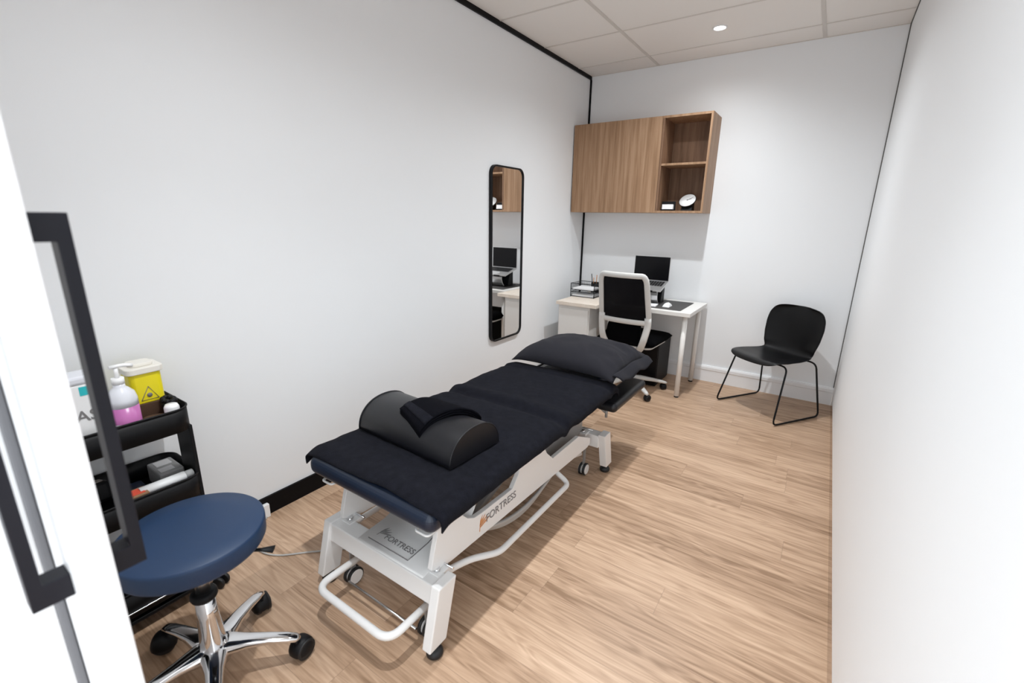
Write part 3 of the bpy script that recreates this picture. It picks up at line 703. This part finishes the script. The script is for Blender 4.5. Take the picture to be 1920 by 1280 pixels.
fc = [(i*nn+k, i*nn+k+1, (i+1)*nn+k+1, (i+1)*nn+k) for i in range(3) for k in range(N)] + [(i*nn, (i+1)*nn, (i+1)*nn+N, i*nn+N) for i in range(3)]
bm_._add(verts, fc, True); bm_._add(verts[:nn], [tuple(range(nn))]); bm_._add(verts[-nn:], [tuple(range(nn))[::-1]])
bolo = obj('cover', bm_, M['vinylblack'], bo)
for x in (-0.266, 0.266):
    obj('piping', MB().sweep([bol_w(x, yy*1.003, 0.004+zz*1.003) for yy, zz in body], 0.0028, 6), M['vinylblack'], bolo)
def draped(off, seedz):
    def fn(u, v):
        FL, FR, BR, BL = Vector((0.780, -3.205)), Vector((0.935, -3.250)), Vector((1.035, -3.000)), Vector((0.830, -2.990))
        p = (FL*(1-u)+FR*u)*(1-v) + (BL*(1-u)+BR*u)*v
        yy = p.y-BC.y; q = min(1, abs(yy)/BW); 
        zz = BH*math.sqrt(max(0.0, 1-q**2.1)); zz = max(zz, 0.02)
        # cloth cannot follow the steepest part
        zz = max(zz, BH*(1-0.75*q**2.2))
        return Vector((p.x, p.y, BZ+0.006+zz+off+0.002*noise.noise(Vector((p.x*22, p.y*22, seedz)))))
    return fn
ft = thing('folded_towel', 'small black towel folded and draped over the bolster', 'towel', (0.87, -3.1, BZ+BH))
lay = MB()
for k in range(3): lay.grid(draped(0.005+0.0095*k, k*3.1), 16, 26)
obj('folds', lay, M['towel2'], ft, solid=0.008, merge=False)
band = MB().grid(lambda u, v: draped(0.030, 6.2)(u, 0.08+0.13*v), 16, 6)
obj('hem_band', band, M['towel'], ft, solid=0.002)

# ------------------------------------------------------------------ pillow
pw = thing('pillow', 'black pillow on the head end of the couch', 'pillow', (0.915, -1.815, 0.552))
def pil(s):
    def fn(u, v):
        a, b = 2*u-1, 2*v-1
        e = max(0, 1-abs(a)**2.6)**0.55*max(0, 1-abs(b)**2.6)**0.55
        pin = 1-0.10*(a*a)*(1-b*b)*0-0.07*(1-abs(a)**3)*abs(b)**3 - 0.0
        x = a*0.345*(1-0.06*(1-abs(b)**2)*abs(a)**6)
        y = b*0.285*pin
        h = 0.098*e if s > 0 else -0.045*e
        z = h
        # soft folds pulled towards the open end on the right
        fa = max(0, (a-0.35)/0.65)
        if s > 0: z += (0.013*math.sin(b*8+a*5)+0.018*noise.noise(Vector((a*4+b*3, b*6, 2))))*fa*e**0.4 + 0.010*noise.noise(Vector((a*2.2, b*2.4, 5)))*e + 0.006*noise.noise(Vector((a*6+b*4, b*3, 8)))*e
        z -= 0.022*abs(a)**4*abs(b)**4
        z -= 0.012*max(0, -b)*abs(b)**3
        z += 0.02*a*0
        p = Vector((x, y, z)); return Matrix.Rotation(math.radians(-2), 4, 'Z') @ p + Vector((0, 0, 0.048+0.012))
    return fn
pm = MB().grid(pil(1), 48, 40).grid(pil(-1), 48, 40)
pcs = part('case', pm, M['pillow'], pw)
flap = MB().grid(lambda u, v: Matrix.Rotation(math.radians(-2), 4, 'Z') @ Vector((0.325+0.055*u, (2*v-1)*0.255*(1-0.10*u), 0.056+0.008*math.sin(v*13+1)*(0.3+u)-0.034*u*u+0.012*(1-abs(2*v-1)**2)*(1-u))), 6, 40)
part('open_end', flap, M['pillow'], pcs, solid=0.006)

# ------------------------------------------------------------------ stool
st = thing('rolling_stool', 'round blue padded stool on a chrome five-star base, beside the black trolley', 'stool', (0.690, -3.937, 0))
SZ = 0.547
part('seat', MB().lathe([(0.0005, SZ-0.064), (0.174, SZ-0.064), (0.185, SZ-0.060), (0.190, SZ-0.050), (0.191, SZ-0.010), (0.190, SZ-0.003), (0.186, SZ+0.001), (0.12, SZ+0.004), (0.0005, SZ+0.005)], 72), M['stoolblue'], st)
part('seat_plate', MB().lathe([(0.0005, SZ-0.070), (0.035, SZ-0.070), (0.07, SZ-0.067), (0.07, SZ-0.063), (0.0005, SZ-0.065)], 32), M['plastic'], st)
part('gas_lift', MB().cyl((0, 0, 0.30), (0, 0, SZ-0.070), 0.0200), M['steel'], st)
part('collar', MB().lathe([(0.0005, 0.306), (0.034, 0.306), (0.037, 0.313), (0.036, 0.324), (0.030, 0.330), (0.0005, 0.330)], 28), M['plastic'], st)
part('column', MB().lathe([(0.0005, 0.060), (0.040, 0.060), (0.042, 0.10), (0.035, 0.16), (0.029, 0.24), (0.0265, 0.307), (0.0005, 0.307)], 36), M['chrome'], st)
part('lever', MB().sweep(rounded([(0.04, 0.03, SZ-0.080), (0.125, 0.105, SZ-0.082), (0.165, 0.145, SZ-0.086)], 0.02), [(0.006, 0.004)]*6+[(0.006, 0.004), (0.016, 0.005)], 10, power=2.5), M['plastic'], st)
for k in range(5):
    a = math.atan2(-3.748+3.935, 0.845-0.695) - math.radians(72)*k + math.radians(-3)
    a = math.radians(51.3-3+72*k)
    d = Vector((math.cos(a), math.sin(a), 0))
    path = [d*0.01+Vector((0, 0, 0.110)), d*0.05+Vector((0, 0, 0.113)), d*0.10+Vector((0, 0, 0.112)), d*0.16+Vector((0, 0, 0.106)), d*0.21+Vector((0, 0, 0.096)), d*0.240+Vector((0, 0, 0.087)), d*0.250+Vector((0, 0, 0.082))]
    lg = part('leg', MB().sweep(path, [(0.044, 0.028), (0.036, 0.022), (0.025, 0.015), (0.0205, 0.0115), (0.0185, 0.0105), (0.0155, 0.0095), (0.006, 0.005)], 20, power=2.8), M['chrome'], st)
    p = d*0.238; caster_parts(lg, p.x, p.y, a+0.9, r=0.034, stem=0.085, tw=0.024)

# ------------------------------------------------------------------ trolley
tx0, tx1, ty0, ty1 = 0.022, 0.312, -4.150, -3.752
tr = thing('utility_trolley', 'black three-tier metal trolley against the left wall', 'trolley', ((tx0+tx1)/2, (ty0+ty1)/2, 0))
def tray(z0, z1, rim=True):
    mb = MB(); o = rrect(tx0, tx1, ty0, ty1, 0.055, 8); i = rrect(tx0+0.003, tx1-0.003, ty0+0.003, ty1-0.003, 0.052, 8)
    mb.prism(i, z0, z0+0.003, 'z'); n = len(o)
    vs = [(p[0], p[1], z) for z in (z0, z1) for p in o] + [(p[0], p[1], z) for z in (z0, z1) for p in i]
    mb._add([Vector(v) for v in vs], [q for k in range(n) for j in [(k+1) % n] for q in ((k, j, n+j, n+k), (2*n+k, 3*n+k, 3*n+j, 2*n+j), (n+k, n+j, 3*n+j, 3*n+k), (k, 2*n+k, 2*n+j, j))], True)
    mb.sweep([(p[0], p[1], z1) for p in o], 0.0035, 6, closed=True)
    return mb
obj('tray', tray(0.692, 0.776), M['plastic'], tr, merge=False)
obj('tray', tray(0.428, 0.510), M['plastic'], tr, merge=False)
t3 = obj('tray', tray(0.080, 0.175), M['plastic'], tr, merge=False)
obj('rail', MB().sweep([(p[0], p[1], 0.100) for p in rrect(tx0-0.001, tx1+0.001, ty0-0.001, ty1+0.001, 0.056, 8)], 0.0028, 6, closed=True), M['steel'], t3)
for y in (ty0+0.002, ty1-0.014):
    obj('post', MB().box(0.165, 0.292, y, y+0.012, 0.045, 0.700), M['plastic'], tr, bevel=0.002)
obj('base_rail', MB().box(tx0+0.01, tx1-0.004, ty0+0.02, ty1-0.02, 0.048, 0.062), M['plastic'], tr, bevel=0.002)
for i, (x, y) in enumerate(((tx1-0.02, ty1-0.01), (tx1-0.03, ty0+0.03), (tx0+0.03, ty1-0.03), (tx0+0.03, ty0+0.03))):
    cs = caster_parts(tr, x, y, 0.5 if i == 0 else 0.0, r=0.024, stem=0.05, hood=False, world=True, tw=0.02)
    obj('hub_cap', MB().cyl((x+0.015, y-0.026, 0.024), (x+0.015, y-0.0235, 0.024), 0.015, segs=16), M['chrome'], cs)

TZ = 0.6955
# things on the top tray
sh = thing('sharps_container', 'yellow sharps container with cream lid on the top tray of the trolley', 'container', (0.118, -3.824, TZ))
part('lower_band', MB().prism(rrect(-0.050, 0.052, -0.050, 0.050, 0.018), 0.0, 0.086, 'z'), M['brown'], sh, bevel=0.003)
part('tub', MB().prism(rrect(-0.048, 0.050, -0.048, 0.048, 0.018), 0.086, 0.196, 'z'), M['yellow'], sh, bevel=0.003)
part('lid', MB().prism(rrect(-0.056, 0.058, -0.056, 0.056, 0.020), 0.196, 0.218, 'z').prism(rrect(-0.035, 0.035, -0.035, 0.035, 0.018), 0.218, 0.230, 'z'), M['cream'], sh, bevel=0.003)
hz = basis((0.0508, 0.0, 0.098), (0, 1, 0), (0, 0, 1), (1, 0, 0))
part('hazard_mark', MB().sweep([(-0.026, 0.0, 0), (0.026, 0, 0), (0, 0.048, 0)], 0.0020, 6, closed=True, mtx=hz, up=(0, 0, 1)).lathe([(0.001, 0), (0.008, 0), (0.008, 0.001), (0.001, 0.001)], 14, mtx=hz @ Matrix.Translation((0, 0.016, 0))), M['ink'], sh)
pb = thing('pump_bottle', 'white pump bottle half full of pink liquid on the trolley', 'bottle', (0.250, -3.922, TZ))
part('liquid', MB().lathe([(0.0005, 0.0), (0.038, 0.0), (0.041, 0.004), (0.041, 0.128), (0.0005, 0.128)], 32), M['pink'], pb)
part('bottle', MB().lathe([(0.0005, 0.128), (0.041, 0.128), (0.041, 0.150), (0.036, 0.172), (0.022, 0.188), (0.016, 0.194), (0.016, 0.204), (0.0005, 0.204)], 32), M['clear'], pb)
part('pump', MB().cyl((0, 0, 0.204), (0, 0, 0.224), 0.017).cyl((0, 0, 0.224), (0, 0, 0.256), 0.006).sweep(rounded([(0, -0.016, 0.262), (0, 0.02, 0.263), (0.0, 0.045, 0.256)], 0.01), (0.007, 0.006), 10), M['white'], pb)
lbm = MB()
for k in range(10):
    a0 = math.radians(-60+k*10); a1 = math.radians(-60+(k+1)*10)
    lbm._add([Vector((0.0418*math.cos(a), 0.0418*math.sin(a), z)) for a, z in ((a0, 0.046), (a1, 0.046), (a1, 0.074), (a0, 0.074))], [(0, 1, 2, 3)])
part('label', lbm, M['paper'], pb)
dm = basis((0.0425, -0.018, 0.052), (0.38, 0.92, 0), (0, 0, 1), (0.92, -0.38, 0))
part('label_mark', MB().prism([(0, 0), (0.008, 0.008), (0, 0.016), (-0.008, 0.008)], 0, 0.0008, 'z', mtx=dm), M['orange'], pb)
db = thing('wipes_box', 'tall white box lettered AS with a teal mark, left of the pump bottle', 'box', (0.235, -4.043, TZ))
part('carton', MB().box(-0.045, 0.045, -0.075, 0.070, 0, 0.235), M['white'], db, bevel=0.004)
part('flap', MB().box(-0.043, 0.043, -0.073, 0.068, 0.2355, 0.262, Matrix.Rotation(0.02, 4, 'Y')), M['clear'], db, bevel=0.008)
bx = basis((0.0455, -0.004, 0.118), (0, 1, 0), (0, 0, 1), (1, 0, 0))
part('lettering', text_mb('AS', 0.050, bx, bold=0.0006), M['ink'], db)
part('teal_mark', MB().box(0.0452, 0.0460, 0.018, 0.054, 0.200, 0.228), M['teal'], db)
t = thing('tape_roll', 'brown strapping tape roll lying in front of the yellow container', 'tape', (0.232, -3.842, TZ))
part('roll', MB().lathe([(0.014, 0.0), (0.034, 0.0), (0.034, 0.050), (0.014, 0.050), (0.014, 0.0)], 28), M['brown'], t)
part('core', MB().sweep([(0, 0, 0.001), (0, 0, 0.049)], 0.0145, 24, cap=False), M['greycard'], t, solid=0.002)
wr = thing('bandage_roll', 'white bandage roll standing in the corner of the top tray', 'bandage', (0.262, -3.796, TZ+0.0035))
part('roll', MB().lathe([(0.0005, 0), (0.021, 0), (0.023, 0.006), (0.023, 0.078), (0.018, 0.088), (0.0005, 0.089)], 26), M['white'], wr)
tag(obj('black_case', MB().box(0.180, 0.240, -3.800, -3.765, TZ, TZ+0.066), M['plastic'], bevel=0.006), 'small black case at the back corner of the trolley top tray', 'case')
bl = thing('hand_grip', 'black ribbed hand grip ring standing by the yellow container', 'hand grip', (0.205, -3.783, TZ+0.0665))
rg = MB().sweep([(0.028*math.cos(2*PI*k/24), 0.014*math.sin(2*PI*k/24), 0.010) for k in range(24)], 0.010, 8, closed=True)
for k in range(8): rg.sphere((0.030*math.cos(2*PI*k/8), 0.015*math.sin(2*PI*k/8), 0.024), 0.010, 10, 6)
part('ring', rg, M['plastic'], bl)

# things on the middle tray
MZ = 0.4315
gp = thing('glove_packet', 'grey and white packet in the far corner of the trolley middle tray', 'packet', (0.120, -3.805, MZ))
part('pack', MB().box(-0.06, 0.07, -0.045, 0.035, 0.0, 0.072), M['greycard'], gp, bevel=0.006)
part('label', MB().box(-0.045, 0.00, -0.03, 0.02, 0.0722, 0.0735).box(0.02, 0.055, -0.035, 0.01, 0.0722, 0.0735), M['paper'], gp)
wt = thing('white_tube', 'long white tube lying along the rim of the middle tray', 'tube', (0.262, -3.858, MZ+0.055))
part('body', MB().sweep([(0, -0.075, 0.016), (0, 0.062, 0.016)], [(0.020, 0.016), (0.020, 0.016)], 16), M['white'], wt)
part('cap', MB().cyl((0, 0.062, 0.016), (0, 0.088, 0.016), 0.015), M['greycard'], wt)
tag(obj('inner_bin', MB().box(0.235, 0.302, -3.97, -3.78, MZ, MZ+0.0535), M['navy'], bevel=0.003), 'dark navy pack under the white tube in the middle tray', 'pack')
rb = thing('medicine_box', 'orange-red box with brown border at the rim of the middle tray', 'box', (0.268, -3.955, MZ+0.0545))
part('carton', MB().box(-0.030, 0.030, -0.042, 0.040, 0.0, 0.026), M['kraft'], rb, bevel=0.002)
part('panel', MB().box(-0.021, 0.021, -0.030, 0.032, 0.0262, 0.0272), M['red'], rb)
bd = thing('speaker_box', 'square black device with beige face in the middle tray behind the door handle', 'device', (0.105, -4.03, MZ))
tm = Matrix.Translation((0, 0, 0.0)) @ Matrix.Rotation(math.radians(-18), 4, 'Y')
part('housing', MB().box(-0.05, 0.045, -0.055, 0.055, 0.012, 0.085, tm), M['plastic'], bd, bevel=0.012)
part('face', MB().prism(rrect(-0.038, 0.034, -0.042, 0.042, 0.014), 0.0852, 0.088, 'z', mtx=tm), M['beige'], bd)
tag(obj('navy_pack', MB().box(0.08, 0.17, -3.955, -3.88, MZ, MZ+0.03), M['navy'], bevel=0.006), 'dark navy packet lying on the floor of the middle tray', 'packet')
tag(obj('kraft_strip', MB().box(0.24, 0.30, -4.13, -4.05, MZ, MZ+0.02), M['kraft']), 'flat brown card in the front corner of the middle tray', 'card')

# ------------------------------------------------------------------ cable and outlet
so = thing('cable_outlet', 'small white cable outlet box on the black skirting beside the stool', 'outlet', (0.012, -3.425, 0.0))
part('box', MB().box(0.0, 0.022, -0.016, 0.016, 0.0, 0.070), M['white'], so, bevel=0.003)
cbp = [(0.034, -3.43, 0.006), (0.09, -3.50, 0.004), (0.16, -3.555, 0.004), (0.24, -3.570, 0.004), (0.33, -3.538, 0.004), (0.43, -3.44, 0.004), (0.56, -3.32, 0.004), (0.72, -3.20, 0.004), (0.86, -3.10, 0.05), (0.90, -3.05, 0.16)]
cu = []
for i in range(len(cbp)-1):
    p0, p1, p2, p3 = (Vector(cbp[max(0, min(len(cbp)-1, j))]) for j in (i-1, i, i+1, i+2))
    for k in range(6):
        t = k/6; cu.append(0.5*(2*p1+(p2-p0)*t+(2*p0-5*p1+4*p2-p3)*t*t+(3*p1-p0-3*p2+p3)*t**3))
tag(obj('power_cable', MB().sweep(cu, 0.0038, 8), M['cable']), 'thin grey power cable running over the floor from the skirting to the couch', 'cable')

# ------------------------------------------------------------------ light from the corridor, camera
w = bpy.data.worlds.new('World'); SC.world = w; w.use_nodes = True
bg = w.node_tree.nodes['Background']; bg.inputs[0].default_value = (0.88, 0.95, 1.0, 1); bg.inputs[1].default_value = 2.8
cam = bpy.data.cameras.new('Camera'); co = bpy.data.objects.new('Camera', cam); COL.objects.link(co)
cam.sensor_width = 36; cam.sensor_fit = 'HORIZONTAL'; cam.lens = 852.85548/1920*36; cam.clip_start = 0.02
co.location = (2.10046, -4.35828, 1.44296); co.rotation_euler = (1.3058, -0.01524, 0.59897)
cam.dof.use_dof = True; cam.dof.focus_distance = 2.6; cam.dof.aperture_fstop = 2.6
SC.camera = co
SC.view_settings.view_transform = 'Standard'; SC.view_settings.look = 'None'; SC.view_settings.exposure = 0.0; SC.view_settings.gamma = 1.0
SC.cycles.max_bounces = 10; SC.cycles.diffuse_bounces = 6
SC.cycles.sample_clamp_indirect = 6.0
